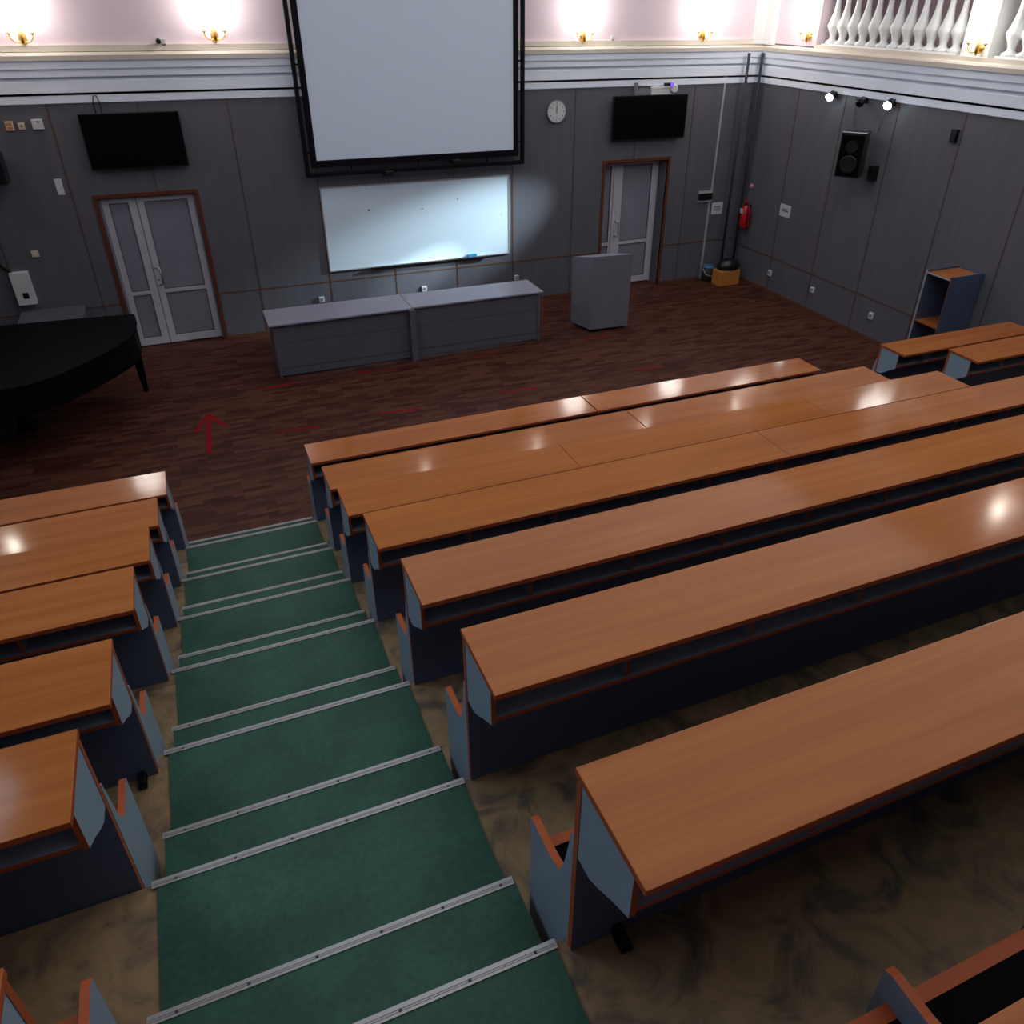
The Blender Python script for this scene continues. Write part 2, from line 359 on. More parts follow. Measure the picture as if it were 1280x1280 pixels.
# ------------------------------------------------------------------ doors
def door(num, x0, x1, ztop, yd, leaves, handle_x, rail, lbl):
    t = bpy.data.objects.new('door_%d' % num, None); COL.objects.link(t); t['kind'] = 'structure'; t.location = (x0, 0, 0); t['_o'] = [x0, 0.0, 0.0]
    c = .045
    mb = MB().box(x0-c, x0, -.018, .03, 0, ztop+c, 'casing').box(x1, x1+c, -.018, .03, 0, ztop+c, 'casing').box(x0, x1, -.018, .03, ztop, ztop+c, 'casing')
    mb.obj('door_casing', t)
    MB().box(x0, x0+.02, .03, yd, 0, ztop, 'panel').box(x1-.02, x1, .03, yd, 0, ztop, 'panel').box(x0+.02, x1-.02, .03, yd, ztop-.02, ztop, 'panel').obj('door_reveal', t)
    MB().box(x0, x0+.03, yd, yd+.06, 0, ztop, 'pvc').box(x1-.03, x1, yd, yd+.06, 0, ztop, 'pvc').box(x0+.03, x1-.03, yd, yd+.06, ztop-.03, ztop, 'pvc').obj('door_frame', t)
    for (a, e, g0, g1) in leaves:
        lf = MB()
        Z = [.02, .13, rail[0], rail[1], ztop-.09, ztop-.03]
        lf.box(a, g0, yd-.01, yd+.05, Z[0], Z[5], 'pvc').box(g1, e, yd-.01, yd+.05, Z[0], Z[5], 'pvc')
        for z0, z1 in ((Z[0], Z[1]), (Z[2], Z[3]), (Z[4], Z[5])): lf.box(g0, g1, yd-.01, yd+.05, z0, z1, 'pvc')
        L = lf.obj('door_leaf', t, .002)
        for z0, z1 in ((Z[1], Z[2]), (Z[3], Z[4])):
            g = MB().box(g0, g1, yd+.015, yd+.03, z0, z1, 'frost')
            q = .008
            g.box(g0, g0+q, yd+.002, yd+.015, z0, z1, 'gasket').box(g1-q, g1, yd+.002, yd+.015, z0, z1, 'gasket')
            g.box(g0+q, g1-q, yd+.002, yd+.015, z0, z0+q, 'gasket').box(g0+q, g1-q, yd+.002, yd+.015, z1-q, z1, 'gasket')
            o = g.obj('glass_pane'); o.parent = L
    hx = handle_x
    h = MB().tube([(hx, yd-.01, 1.16), (hx, yd-.05, 1.16), (hx+.05, yd-.055, 1.145), (hx+.05, yd-.055, .92), (hx, yd-.05, .905), (hx, yd-.01, .905)], .011, 'chrome', 8)
    h.obj('door_handle', t)
    MB().lathe([(.016, 0), (.016, -.008), (.008, -.01)], (hx+.0, yd-.01, .98), 'chrome', 12, 'y').obj('door_lock', t)
    return t
door(1, D1[0], D1[1], D1[2], .10, [(-.985, -.555, -.90, -.655), (-.545, .19, -.455, .105)], -.51, (.775, .83), '')
door(2, D2[0], D2[1], D2[2], .25, [(6.72, 6.985, 6.76, 6.945), (6.995, 7.862, 7.17, 7.745)], 7.06, (.735, .79), '')
D = None

# ------------------------------------------------------------------ lecture desks with benches
HD = .766
def lecture_desk(k, x0, x1, y, wdt, label, ends=(True, True), foot=None):
    """k row index from 0; y = front face of the front panel; behind = -y; low = platform in front"""
    P = ZP[k]; L = ZP[k-1] if k else .2; top = P+HD
    t = thing('lecture_desk', label, 'desk', ((x0+x1)/2, y, L), 'lecture desks with benches in stepped rows')
    MB().box(x0, x1, y-wdt, y+.006, top-.024, top, 'beech', side='edge').obj('desktop', t, .002)
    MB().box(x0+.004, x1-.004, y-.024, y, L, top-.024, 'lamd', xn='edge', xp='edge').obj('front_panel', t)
    zb = top-.19
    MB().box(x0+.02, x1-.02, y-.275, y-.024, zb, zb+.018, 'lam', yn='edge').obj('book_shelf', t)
    g = [(y-.024, top-.024), (y-.28, top-.024), (y-.28, zb-.004), (y-.20, zb-.055), (y-.14, zb-.10), (y-.09, zb-.13), (y-.024, zb-.135)]
    n_ = max(1, round((x1-x0)/.515)); st = (x1-x0)/n_
    for i in range(n_+1):
        xc = x0+i*st; xa = min(max(xc-.009, x0+.006), x1-.024)
        if i in (0, n_):
            MB().prism(g, 'x', xa, xa+.018, 'lam', 'lam', {1: 'edge', 2: 'edge'}).obj('end_bracket', t)
        else:
            MB().box(xa, xa+.016, y-.272, y-.024, zb+.018, top-.024, 'lam', yn='edge').obj('shelf_divider', t)
    # bench on the front of the panel
    z0 = L if k else .2
    sp = [(y, z0), (y+.28, z0), (y+.282, L+.51), (y+.262, L+.517), (y+.17, L+.515), (y+.105, L+.525), (y+.072, L+.548), (y+.045, L+.62), (y+.012, L+.80), (y, L+.80)]
    ns = max(1, round((x1-x0)/1.03)); 
    xs = [x0+.004]+[x0+st*2*i-.011 for i in range(1, 20) if x0+st*2*i < x1-.3]+[x1-.026]
    if x0 == .60 and k == 7: xs = [x0+.004]+[x0+.515*i-.011 for i in range(1, 5)]+[x1-.026]
    for xa in xs:
        MB().prism(sp, 'x', xa, xa+.024, 'lam', 'lam', {2: 'edge', 3: 'edge', 4: 'edge', 5: 'edge', 6: 'edge', 8: 'edge'}).obj('bench_support', t)
    MB().box(x0+.028, x1-.028, y+.03, y+.245, L+.405, L+.425, 'seat', yp='edge').box(x0+.028, x1-.028, y+.215, y+.245, L+.4255, L+.4275, 'edge').box(x0+.028, x1-.028, y+.245, y+.250, L+.39, L+.4275, 'edge').obj('bench_seat', t)
    if foot is not None:
        MB().box(foot-.013, foot+.013, y-.085, y-.024, P, P+.035, 'black').box(foot-.018, foot+.018, y-.095, y-.024, P, P+.012, 'black').obj('foot_bracket', t)
    return t
ORD = ['front', 'second', 'third', 'fourth', 'fifth', 'sixth', 'seventh', 'eighth']
YA = [-6.205, -7.175, -8.020, -8.832, -9.713, -10.582, -11.478, -12.335]
WA = [.355, .352, .350, .360, .348, .336, .336, .336]
A0 = [.572, .585, .571, .590, .594, .600, .604, .600]
SPL = [[3.265], [3.215], [2.18, 4.35], [3.255], [], [], [], []]
AEND = [5.93, 5.87, 5.84, 5.86, 5.86, 5.86, 5.86, 5.86]
for k in range(8):
    xs = [A0[k]]+SPL[k]+[AEND[k]]
    for i in range(len(xs)-1):
        gap = .006 if k == 0 or (k == 1 and i == 0) else .0015
        seg = ['running its whole length'] if len(xs) == 2 else ['at the green stairs', 'far from the green stairs'] if len(xs) == 3 else ['at the green stairs', 'in the middle', 'at its far right end']
        lab = 'beech lecture desk, %s row of the main block, unit %s' % (ORD[k], seg[i])
        if k == 6 and i == 0: lab = 'nearest large beech lecture desk with grey end panel and black foot, beside the green stairs'
        if k == 7: lab = 'beech lecture desk and black bench seat cut off at the bottom right corner' if i == 0 else lab
        lecture_desk(k, xs[i]+(gap if i else 0), xs[i+1]-(gap if i < len(xs)-2 else 0), YA[k], WA[k], lab, foot=.755 if (k == 6 and i == 0) else None)
YBL = [-6.24, -7.179, -8.040, -8.871, -9.795, -10.567, -11.478]
WB = [.386, .371, .357, .364, .369, .341, .336]
B1 = [-.556, -.573, -.572, -.587, -.595, -.601, -.604]
for k in range(7):
    lab = 'beech lecture desk in the left block, %s row, left of the green stairs' % ORD[k]
    if k == 6: lab = 'lecture desk with red-brown edged bench end cut off at the bottom left corner'
    if k == 1: lab = 'beech-topped lecture desk in the left block with a bright lamp reflection, second row'
    lecture_desk(k, XL+.06, B1[k], YBL[k], WB[k], lab, foot=-.66 if k == 4 else None)
lecture_desk(0, 7.08, 9.15, -6.215, .37, 'beech-topped lecture desk in the far right block, front row, before the grey shelf unit')
lecture_desk(1, 7.02, 9.50, -7.150, .37, 'beech-topped lecture desk in the far right block, second row behind the front one')

# ------------------------------------------------------------------ long front desk, lectern, floor tape
t = thing('presenter_desk', 'long grey two-part presenter desk standing under the whiteboard', 'desk', (2.74, -1.6, 0))
MB().box(.757, 2.715, -1.905, -1.235, .755, .78, 'desk').obj('desktop', t, .003)
MB().box(2.722, 4.755, -1.875, -1.245, .755, .78, 'desk').obj('desktop', t, .003)
for x0, x1, yy in ((.83, 2.67, -1.855), (2.75, 4.68, -1.84)):
    mb = MB().box(x0, x1, yy, yy+.018, .50, .755, 'deskp').box(x0, x1, yy+.004, yy+.018, .494, .50, 'gasket').box(x0, x1, yy, yy+.018, .14, .494, 'deskp')
    mb.box(x0, x1, yy+.006, yy+.018, .03, .134, 'deskp').box(x0, x1, yy+.008, yy+.018, .134, .14, 'gasket'); mb.obj('front_panel', t)
MB().box(.80, .83, -1.86, -1.27, 0, .755, 'deskp').obj('side_panel', t)
MB().box(4.68, 4.71, -1.86, -1.27, 0, .755, 'deskp').obj('side_panel', t)
MB().box(2.665, 2.75, -1.95, -1.27, 0, .755, 'deskp').obj('middle_leg', t)
t = thing('lectern', 'tall closed grey lectern with sloping top beside the right-hand door', 'lectern', (5.85, -1.6, 0))
q = [(5.593, -1.833), (6.258, -1.861), (6.16, -1.385), (5.48, -1.356)]
mb = MB(); N0 = 0; zt = [1.195, 1.185, 1.09, 1.09]
mb.v = [(x, y, .045) for x, y in q]+[(x, y, z) for (x, y), z in zip(q, zt)]
for f in ((0, 1, 5, 4), (1, 2, 6, 5), (2, 3, 7, 6), (3, 0, 4, 7)): mb.face(list(f), 'lect')
mb.face([4, 5, 6, 7], 'desk'); mb.face([3, 2, 1, 0], 'lect'); mb.obj('cabinet', t, .003)
MB().box(5.60, 6.20, -1.82, -1.40, .03, .045, 'black').obj('plinth', t)
for cx, cy in ((5.64, -1.79), (6.2, -1.80), (5.56, -1.41), (6.12, -1.42)):
    MB().lathe([(.018, -.012), (.018, .012)], (cx, cy, .018), 'black', 12, 'x').obj('castor', t)
MB().box(4.20, 4.34, -.079, -.036, .8735, .92, 'marker').obj('board_eraser')
tag(bpy.data.objects['board_eraser'], 'small blue eraser on the whiteboard tray', 'eraser')
def tape(x0, x1, y, y2, lab, wd=.035):
    mb = MB(); n_ = 0; z = .0015
    mb.v = [(x0, y-wd/2, 0.0004), (x1, y2-wd/2, .0004), (x1, y2+wd/2, .0004), (x0, y+wd/2, .0004), (x0, y-wd/2, z), (x1, y2-wd/2, z), (x1, y2+wd/2, z), (x0, y+wd/2, z)]
    for f in ((0, 3, 2, 1), (4, 5, 6, 7), (0, 1, 5, 4), (1, 2, 6, 5), (2, 3, 7, 6), (3, 0, 4, 7)): mb.face(list(f), 'tape')
    return tag(mb.obj('floor_tape'), lab, 'tape', 'red tape dashes on the stage floor')
pos = ['first from the left', 'second from the left', 'third from the left', 'fourth from the left']
for i, (a, e, y, y2) in enumerate(((.524, 1.03, -3.474, -3.516), (1.78, 2.33, -3.433, -3.503), (3.444, 3.977, -3.42, -3.465), (5.54, 5.953, -3.435, -3.474))):
    tape(a, e, y, y2, 'red tape dash in the line nearest the seating, '+pos[i])
for i, (a, e, y, y2) in enumerate(((.46, .988, -2.089, -2.101), (1.812, 2.398, -2.05, -2.124), (3.523, 3.964, -2.088, -2.094), (5.40, 5.80, -2.02, -2.03))):
    tape(a, e, y, y2, ('red floor tape dash by the grey desk, '+pos[i]) if i < 3 else 'red tape dash on the floor at the foot of the lectern')
mb = MB()
def strip(a, c, wd, z):
    a = Vector((*a, 0)); c = Vector((*c, 0)); d = (c-a).normalized(); p = Vector((-d.y, d.x, 0))*wd/2; n_ = len(mb.v)
    for zz in (.0004, z):
        for v in (a-p, c-p, c+p, a+p): mb.v.append((v.x, v.y, zz))
    for f in ((0, 3, 2, 1), (4, 5, 6, 7), (0, 1, 5, 4), (1, 2, 6, 5), (2, 3, 7, 6), (3, 0, 4, 7)): mb.face([n_+i for i in f], 'tape')
strip((-.268, -3.72), (-.21, -2.68), .055, .0015); strip((-.40, -3.12), (-.20, -2.66), .045, .0017); strip((-.20, -2.66), (-.04, -3.09), .045, .0019)
tag(mb.obj('floor_arrow'), 'red arrow taped on the wooden floor pointing to the front wall', 'arrow')

# ------------------------------------------------------------------ projection screen
t = thing('projection_screen', 'large projection screen in a black tube frame over the whiteboard', 'screen', (3.43, -.2, 2.3))
zs = 5.25
mb = MB().box(1.905, 4.945, -.205, -.190, 2.50, zs-.2, 'screen'); mb.obj('screen_fabric', t)
def rect(x0, x1, z0, z1, wd, y0, y1, m):
    r = MB(); r.box(x0, x0+wd, y0, y1, z0, z1, m).box(x1-wd, x1, y0, y1, z0, z1, m).box(x0+wd, x1-wd, y0, y1, z0, z0+wd, m).box(x0+wd, x1-wd, y0, y1, z1-wd, z1, m); return r
rect(1.835, 5.03, 2.405, zs-.1, .085, -.215, -.206, 'frameb').obj('black_border', t)
rect(1.745, 5.12, 2.285, zs, .055, -.24, -.18, 'frameb').obj('tube_frame', t, .006)
mb = MB()
for z in (2.6, 3.7, 4.9): mb.box(1.79, 1.85, -.20, -.19, z, z+.02, 'frameb').box(5.02, 5.07, -.20, -.19, z, z+.02, 'frameb')
for x in (2.4, 3.4, 4.5): mb.box(x, x+.02, -.20, -.19, 2.33, 2.42, 'frameb')
mb.obj('lacing', t)
for x, z in ((2.95, 2.235), (4.0, 2.34)):
    MB().box(x-.06, x+.06, -.26, -.0, z, z+.075, 'black').obj('wall_bracket', t, .01)

# whiteboard
t = thing('whiteboard', 'wide whiteboard hung on the grey wall beneath the projection screen', 'whiteboard', (3.44, 0, .86))
MB().box(1.95, 4.925, -.028, -.012, .875, 2.085, 'wb').obj('writing_surface', t)
rect(1.935, 4.94, .86, 2.10, .016, -.034, -.0, 'conduit').obj('aluminium_frame', t)
MB().box(2.6, 4.6, -.085, -.034, .862, .872, 'chrome').box(2.6, 4.6, -.085, -.081, .872, .882, 'chrome').obj('pen_tray', t)
mb = MB()
for x, z, dx, dz in ((2.62, 1.72, .035, -.02), (3.47, 1.68, .02, .01), (4.05, 1.78, .02, -.015), (4.80, 1.47, .004, .05)):
    mb.box(x, x+dx, -.0288, -.028, z, z+abs(dz)+.006, 'ink')
mb.obj('pen_marks', t)

# ------------------------------------------------------------------ televisions
def tv(x0, x1, z0, z1, lab, cable=None, tilt=0):
    t = thing('television', lab, 'television', ((x0+x1)/2, -.1, z0))
    MB().box(x0, x1, -.115, -.075, z0, z1, 'black').obj('casing', t, .004)
    MB().box(x0+.012, x1-.012, -.117, -.1155, z0+.018, z1-.012, 'blackg').obj('display', t)
    MB().box((x0+x1)/2-.2, (x0+x1)/2+.2, -.074, 0, z0+.2, z0+.45, 'black').obj('wall_mount', t)
    if cable:
        MB().tube([(cable-.035, -.06, z1-.05), (cable-.04, -.045, z1+.12), (cable-.02, -.05, z1+.20), (cable+.015, -.05, z1+.20), (cable+.035, -.045, z1+.12), (cable+.04, -.06, z1-.05)], .007, 'black', 6).obj('cable_loop', t)
    return t
tv(-.975, .225, 2.515, 3.19, 'black wall television above the left white double door', cable=-.72)
tv(6.715, 8.10, 2.52, 3.185, 'black wall television above the right-hand door')
t = thing('projector_bracket', 'grey wall projector with a violet lens behind the right television', 'projector', (7.5, -.06, 3.1))
MB().box(7.42, 7.86, -.07, -.0, 3.10, 3.30, 'plastic').obj('body', t, .02)
MB().lathe([(.07, 0), (.07, -.03), (.05, -.05)], (7.83, -.07, 3.265), 'plastic', 14, 'y').obj('dome', t)
MB().box(7.62, 7.80, -.13, -.10, 3.305, 3.355, 'black').obj('lens_hood', t, .008)
MB().lathe([(.03, 0), (.03, -.012)], (7.76, -.13, 3.33), 'violet', 12, 'y').obj('lens', t)
MB().box(7.12, 7.17, -.06, 0, 3.05, 3.36, 'greyp').box(7.17, 7.42, -.05, -.03, 3.12, 3.27, 'greyp').obj('arm', t)

# ------------------------------------------------------------------ clock
t = thing('wall_clock', 'round white wall clock on the grey wall right of the screen', 'clock', (5.75, -.0, 2.985))
c = (5.75, 0, 2.985)
MB().lathe([(.165, 0), (.168, -.03), (.158, -.042), (.15, -.034)], c, 'greyp', 32, 'y').obj('clock_rim', t)
MB().lathe([(.152, -.001), (.152, -.036)], c, 'plastic', 32, 'y').obj('clock_face', t)
mb = MB()
def hand(ang, ln, wd):
    a = math.radians(ang); d = Vector((math.sin(a), 0, math.cos(a))); p = Vector((d.z, 0, -d.x))*wd/2; o = Vector(c)+Vector((0, -.039, 0)); n_ = len(mb.v)
    for yy in (0, -.002):
        for v in (o-d*.02-p, o-d*.02+p, o+d*ln+p*.5, o+d*ln-p*.5): mb.v.append((v.x, v.y+yy, v.z))
    for f in ((0, 3, 2, 1), (4, 5, 6, 7), (0, 1, 5, 4), (1, 2, 6, 5), (2, 3, 7, 6), (3, 0, 4, 7)): mb.face([n_+i for i in f], 'black')
hand(-4, .075, .014); hand(3, .105, .009); mb.obj('clock_hands', t)
for i in range(12):
    a = math.radians(30*(i+1)); r = .118
    cu = bpy.data.curves.new('numeral', 'FONT'); cu.body = str(i+1); cu.size = .042; cu.align_x = 'CENTER'; cu.align_y = 'CENTER'; cu.extrude = .0008
    to = bpy.data.objects.new('tmp', cu); me = bpy.data.meshes.new_from_object(to); bpy.data.objects.remove(to)
    me.materials.clear(); me.materials.append(M['black'])
    o = bpy.data.objects.new('clock_numeral', me); COL.objects.link(o); o.parent = t
    o.location = (math.sin(a)*r, -.0375, math.cos(a)*r); o.rotation_euler = (math.pi/2, 0, 0)

# ------------------------------------------------------------------ sconces and lamps
def sconce(loc, nrm, lab, lit=True, watts=SCONCE_W, vis=True):
    """nrm: unit vector into the room"""
    x, y, z = loc; nx, ny = nrm; tx, ty = -ny, nx
    t = thing('wall_sconce', lab, 'lamp', loc, 'gilded wall sconces')
    def P(a, o_, h): return (x+tx*a+nx*o_, y+ty*a+ny*o_, z+h)
    ax = 'x' if nx else 'y'; sg = nx+ny
    MB().lathe([(.035, 0), (.045, .008*sg), (.03, .02*sg), (.012, .03*sg)], P(0, 0, -.01), 'gold', 16, ax, 1.6 if ax == 'y' else 1).obj('backplate', t)
    MB().tube([P(0, .06, -.09), P(0, .065, -.05), P(0, .065, 0), P(0, .06, .05), P(0, .05, .12)], [.006, .022, .028, .018, .008], 'gold', 10).tube([P(0, 0, -.01), P(0, .06, -.01)], .012, 'gold', 8).obj('stem', t)
    for s_ in (-1, 1):
        a = MB().tube([P(0, .06, -.02), P(s_*.04, .075, -.05), P(s_*.085, .085, -.045), P(s_*.12, .09, -.005), P(s_*.125, .09, .03)], .007, 'gold', 8).obj('arm', t)
        MB().lathe([(.006, 0), (.026, .012), (.03, .02), (.012, .024)], P(s_*.125, .09, .03), 'gold', 12).obj('drip_cup', t)
        MB().lathe([(.009, .0), (.011, .01), (.022, .035), (.026, .06), (.018, .09), (.006, .125), (.001, .14)], P(s_*.125, .09, .065), 'bulb', 12).obj('bulb', t)
        MB().lathe([(.010, 0), (.010, .035)], P(s_*.125, .09, .05), 'balu', 10).obj('candle_tube', t)
    if lit:
        p = point('sconce_light', P(0, .23, .38), watts, (1.0, .95, .88), .22)
    return t
sconce((-1.343, 0, 4.03), (0, -1), 'gilded two-arm wall sconce at the far left above the cornice')
sconce((.855, 0, 4.045), (0, -1), 'gilded two-arm wall sconce just left of the projection screen')
sconce((6.168, 0, 4.00), (0, -1), 'gilded two-arm wall sconce just right of the projection screen')
sconce((8.309, 0, 4.01), (0, -1), 'gilded two-arm wall sconce above the right television')
sconce((XR, -1.122, 4.026), (-1, 0), 'gilded wall sconce on the right wall before the first baluster')
sconce((XR-.02, -4.353, 4.026), (-1, 0), 'gilded wall sconce on the white pier of the balustrade', watts=SCONCE_W*.8)
def globe(loc, nrm, watts, lab):
    x, y, z = loc; nx, ny = nrm
    t = thing('globe_wall_light', lab, 'lamp', loc)
    MB().lathe([(.06, 0), (.06, .02*(nx+ny)), (.03, .03*(nx+ny))], loc, 'gold', 14, 'x' if nx else 'y').obj('backplate', t)
    MB().tube([loc, (x+nx*.12, y+ny*.12, z)], .012, 'gold', 8).obj('arm', t)
    c = (x+nx*.16, y+ny*.16, z); pr = [(.07*math.sin(math.pi*i/10)+.0005, -.07*math.cos(math.pi*i/10)) for i in range(11)]
    MB().lathe([(a*watts, h*watts) for a, h in pr], c, 'globe', 16).obj('globe', t)
for i, (l, nn, wt) in enumerate((((3.20, 0, 5.87), (0, -1), .55), ((5.45, 0, 5.87), (0, -1), .6), ((7.85, 0, 5.84), (0, -1), .6), ((XL, -1.72, 4.85), (1, 0), .95), ((XR, -6.78, 6.60), (-1, 0), 1.0), ((XR, -.95, 5.30), (-1, 0), .55))):
    globe(l, nn, wt, 'globe wall lamp above the picture, ' + ['over the projection screen', 'on the front wall right of the screen', 'on the front wall above the right door', 'on the left wall over the piano', 'on the right wall high over the desks', 'on the right wall beside the corner'][i])

# LED floods and dark lamp under the right cornice
def flood(y, z, lab, lit=True):
    x = XR-.10
    t = thing('wall_floodlight', lab, 'floodlight', (XR, y, z))
    MB().box(XR-.035, XR, y-.02, y+.02, z-.03, z+.05, 'black').tube([(XR-.03, y, z), (x, y, z)], .012, 'black', 8).obj('bracket', t)
    d = Vector((-.80, -.25, -.45)).normalized(); p = Vector((x, y, z))
    MB().tube([p-d*.05, p+d*.05, p+d*.055], [.045, .062, .062], 'black', 16).obj('housing', t)
    MB().tube([p+d*.054, p+d*.07, p+d*.085, p+d*.09], [.058, .055, .035, .01], 'led' if lit else 'blackg', 16).obj('lens', t)
flood(-1.95, 3.29, 'lit blue-white floodlight under the right cornice, nearer the corner')
flood(-2.60, 3.27, 'dark unlit floodlight between the two lit ones', lit=False)
flood(-3.15, 3.295, 'lit blue-white floodlight under the right cornice, farther from the corner')
spot('floodlight_beam', (9.38, -1.9, 3.24), (3.7, 0, .98), 3000, (.74, .92, 1.0), 19, .03, 1.0)
spot('floodlight_beam', (9.38, -3.1, 3.24), (3.35, 0, .66), 2600, (.74, .92, 1.0), 7, .03, 1.0)

# loudspeaker on the right wall
t = thing('wall_loudspeaker', 'black loudspeaker with pale top edge mounted on the right wall', 'loudspeaker', (9.3, -2.72, 2.3))
import mathutils
R = Matrix.Rotation(math.radians(-22), 4, 'Z')
body = MB().box(-.17, .17, -.36, 0, 0, .60, 'black', zp='black').obj('cabinet')
grill = MB().box(-.155, .155, -.372, -.361, .02, .57, 'blackg').obj('grille')
horn = MB().lathe([(.085, 0), (.05, .015), (.02, .03)], (0, -.373, .42), 'black', 20, 'y').obj('horn')
woof = MB().lathe([(.11, 0), (.125, -.008), (.11, -.012), (.03, .02), (.001, .016)], (0, -.373, .18), 'black', 24, 'y').obj('woofer')
top = MB().box(-.17, .17, -.37, -.30, .60, .606, 'conduit').obj('top_trim')
for o in (body, grill, horn, woof, top):
    o.parent = t; o.matrix_basis = Matrix.Translation((.0, -.1, 0)) @ Matrix.Rotation(math.radians(-52), 4, 'Z') @ Matrix.Translation((0, .16, 0))
MB().box(9.40, XR, -2.76, -2.70, 2.42, 2.50, 'black').obj('wall_arm', t)
t2 = MB().box(9.44, XR, -3.13, -3.05, 2.26, 2.46, 'black').obj('small_box'); t2.name = 'control_box'
tag(t2, 'small black box on the right wall low beside the loudspeaker', 'box')
for i, (y0, y1, z1) in enumerate(((-2.45, -2.35, 3.3), (-2.95, -3.05, 3.3))):
    tag(MB().tube([(XR-.015, y0, 2.9), (XR-.015, y1, z1)], .005, 'greyp', 6).obj('wall_cable'), 'thin grey cable from the cornice to the loudspeaker, %s of two' % ('nearer the corner' if i == 0 else 'farther from the corner'), 'cable')
tag(MB().box(XR-.06, XR, -4.36, -4.27, 2.94, 3.10, 'black').obj('wall_sensor', None, .006), 'small dark box high on the right wall above the shelf unit', 'box')

# ------------------------------------------------------------------ wall fittings
def plate(name, ax, a, z, wd, h, m, lab, cat, dep=.012, det=None):
    t = thing(name, lab, cat, (a, 0, z) if ax == 'y' else (XR, a, z))
    mb = MB(); db = MB()
    if ax == 'y':
        mb.box(a-wd/2, a+wd/2, -dep, 0, z-h/2, z+h/2, m)
        if det:
            for (da, dz, w2, h2, m2) in det: db.box(a+da-w2/2, a+da+w2/2, -dep-.003, -dep, z+dz-h2/2, z+dz+h2/2, m2)
    else:
        mb.box(XR-dep, XR, a-wd/2, a+wd/2, z-h/2, z+h/2, m)
        if det:
            for (da, dz, w2, h2, m2) in det: db.box(XR-dep-.003, XR-dep, a+da-w2/2, a+da+w2/2, z+dz-h2/2, z+dz+h2/2, m2)
    mb.obj('cover', t, .003)
    if db.v: db.obj('face_detail', t)
    return t
sk = [(0, 0, .045, .045, 'greyp')]
plate('wall_socket', 'y', -1.765, 3.075, .085, .105, 'ivory', 'ivory double socket with orange inserts at the top left wall', 'socket', .03, [(0, .024, .06, .035, 'orange'), (0, -.024, .06, .035, 'orange')])
plate('wall_socket', 'y', -1.635, 3.07, .07, .075, 'ivory', 'small ivory socket between the orange one and the white box', 'socket', .03, [(0, 0, .035, .025, 'greyp')])
plate('junction_box', 'y', -1.452, 3.085, .125, .115, 'plastic', 'white junction box at the top left wall beside a brown seam', 'box', .04, [(.01, .03, .03, .02, 'greyp')])
plate('notice_paper', 'y', -1.415, 2.33, .085, .20, 'plastic', 'small blank white paper pinned between left door and wall sockets', 'notice', .004)
plate('light_switch', 'y', -1.937, 1.51, .085, .085, 'ivory', 'ivory light switch above the white box on the left wall', 'switch', .02, [(0, 0, .04, .04, 'cream')])
plate('wall_socket', 'y', 1.755, .442, .08, .085, 'plastic', 'white wall socket behind the left half of the presenter desk', 'socket', .03, sk)
plate('wall_socket', 'y', 3.43, .425, .08, .085, 'plastic', 'white wall socket lit by the beam behind the presenter desk', 'socket', .03, sk)
plate('wall_socket', 'y', 5.068, .432, .08, .085, 'plastic', 'white wall socket behind the right end of the presenter desk', 'socket', .03, sk)
plate('wall_socket', 'x', -1.133, .345, .08, .10, 'plastic', 'white socket low on the right wall nearest the corner', 'socket', .03, sk)
plate('wall_socket', 'x', -2.28, .375, .08, .085, 'plastic', 'white socket low on the right wall, middle of three', 'socket', .03, sk)
plate('wall_socket', 'x', -3.66, .37, .08, .10, 'plastic', 'white socket low on the right wall nearest the shelf unit', 'socket', .03, sk)
lines = [(0, .03, .14, .022, 'ink'), (0, -.005, .17, .014, 'ink'), (0, -.035, .13, .014, 'ink')]
plate('wall_notice', 'y', 9.04, 1.275, .235, .205, 'paper', 'white printed notice on the front wall beside the conduit box', 'notice', .004, lines)
plate('wall_notice', 'x', -1.235, 1.445, .28, .20, 'paper', 'white notice sheet on the right wall beside the extinguisher', 'notice', .004, [(0, .025, .13, .018, 'ink'), (0, -.005, .18, .024, 'ink')])
t = thing('control_cabinet', 'white wall cabinet with a black window above the piano', 'cabinet', (-2.2, 0, .85))
MB().box(-2.31, -2.085, -.10, 0, .86, 1.30, 'plastic').obj('housing', t, .006)
MB().box(-2.225, -2.155, -.104, -.1005, .95, 1.03, 'black').obj('black_window', t)
MB().lathe([(.008, 0), (.008, -.004)], (-2.16, -.1, 1.09), 'red', 8, 'y').obj('indicator', t)
tag(MB().tube([(-2.28, -.03, 1.28), (-2.36, -.03, 1.38), (-2.42, -.03, 1.55), (-2.46, -.02, 1.8), (-2.6, -.02, 2.4)], .02, 'black', 8).obj('black_cable'), 'thick black cable running up from the white wall cabinet', 'cable')
tag(MB().box(-2.25, -1.93, -.36, -.08, 2.45, 2.80, 'black').box(-2.12, -2.08, -.1, 0, 2.6, 2.68, 'black').obj('corner_loudspeaker', None, .008), 'dark loudspeaker at the left edge below the wall sockets', 'loudspeaker')
# camera and motion sensor on the pink wall
t = thing('surveillance_camera', 'small grey camera on the pink wall left of the screen', 'camera', (.2, 0, 3.97))
MB().box(.19, .25, -.05, 0, 3.93, 4.01, 'plastic').obj('base', t, .006)
MB().lathe([(.03, 0), (.03, -.08), (.02, -.085)], (.165, -.03, 3.985), 'black', 12, 'y').obj('lens_barrel', t)
t = thing('motion_sensor', 'small white motion sensor on the pink wall right of a sconce', 'sensor', (6.68, 0, 3.97))
MB().box(6.65, 6.71, -.04, 0, 3.93, 4.01, 'plastic').obj('housing', t, .008)
MB().box(6.665, 6.70, -.043, -.04, 3.94, 3.965, 'greyp').obj('sensor_window', t)

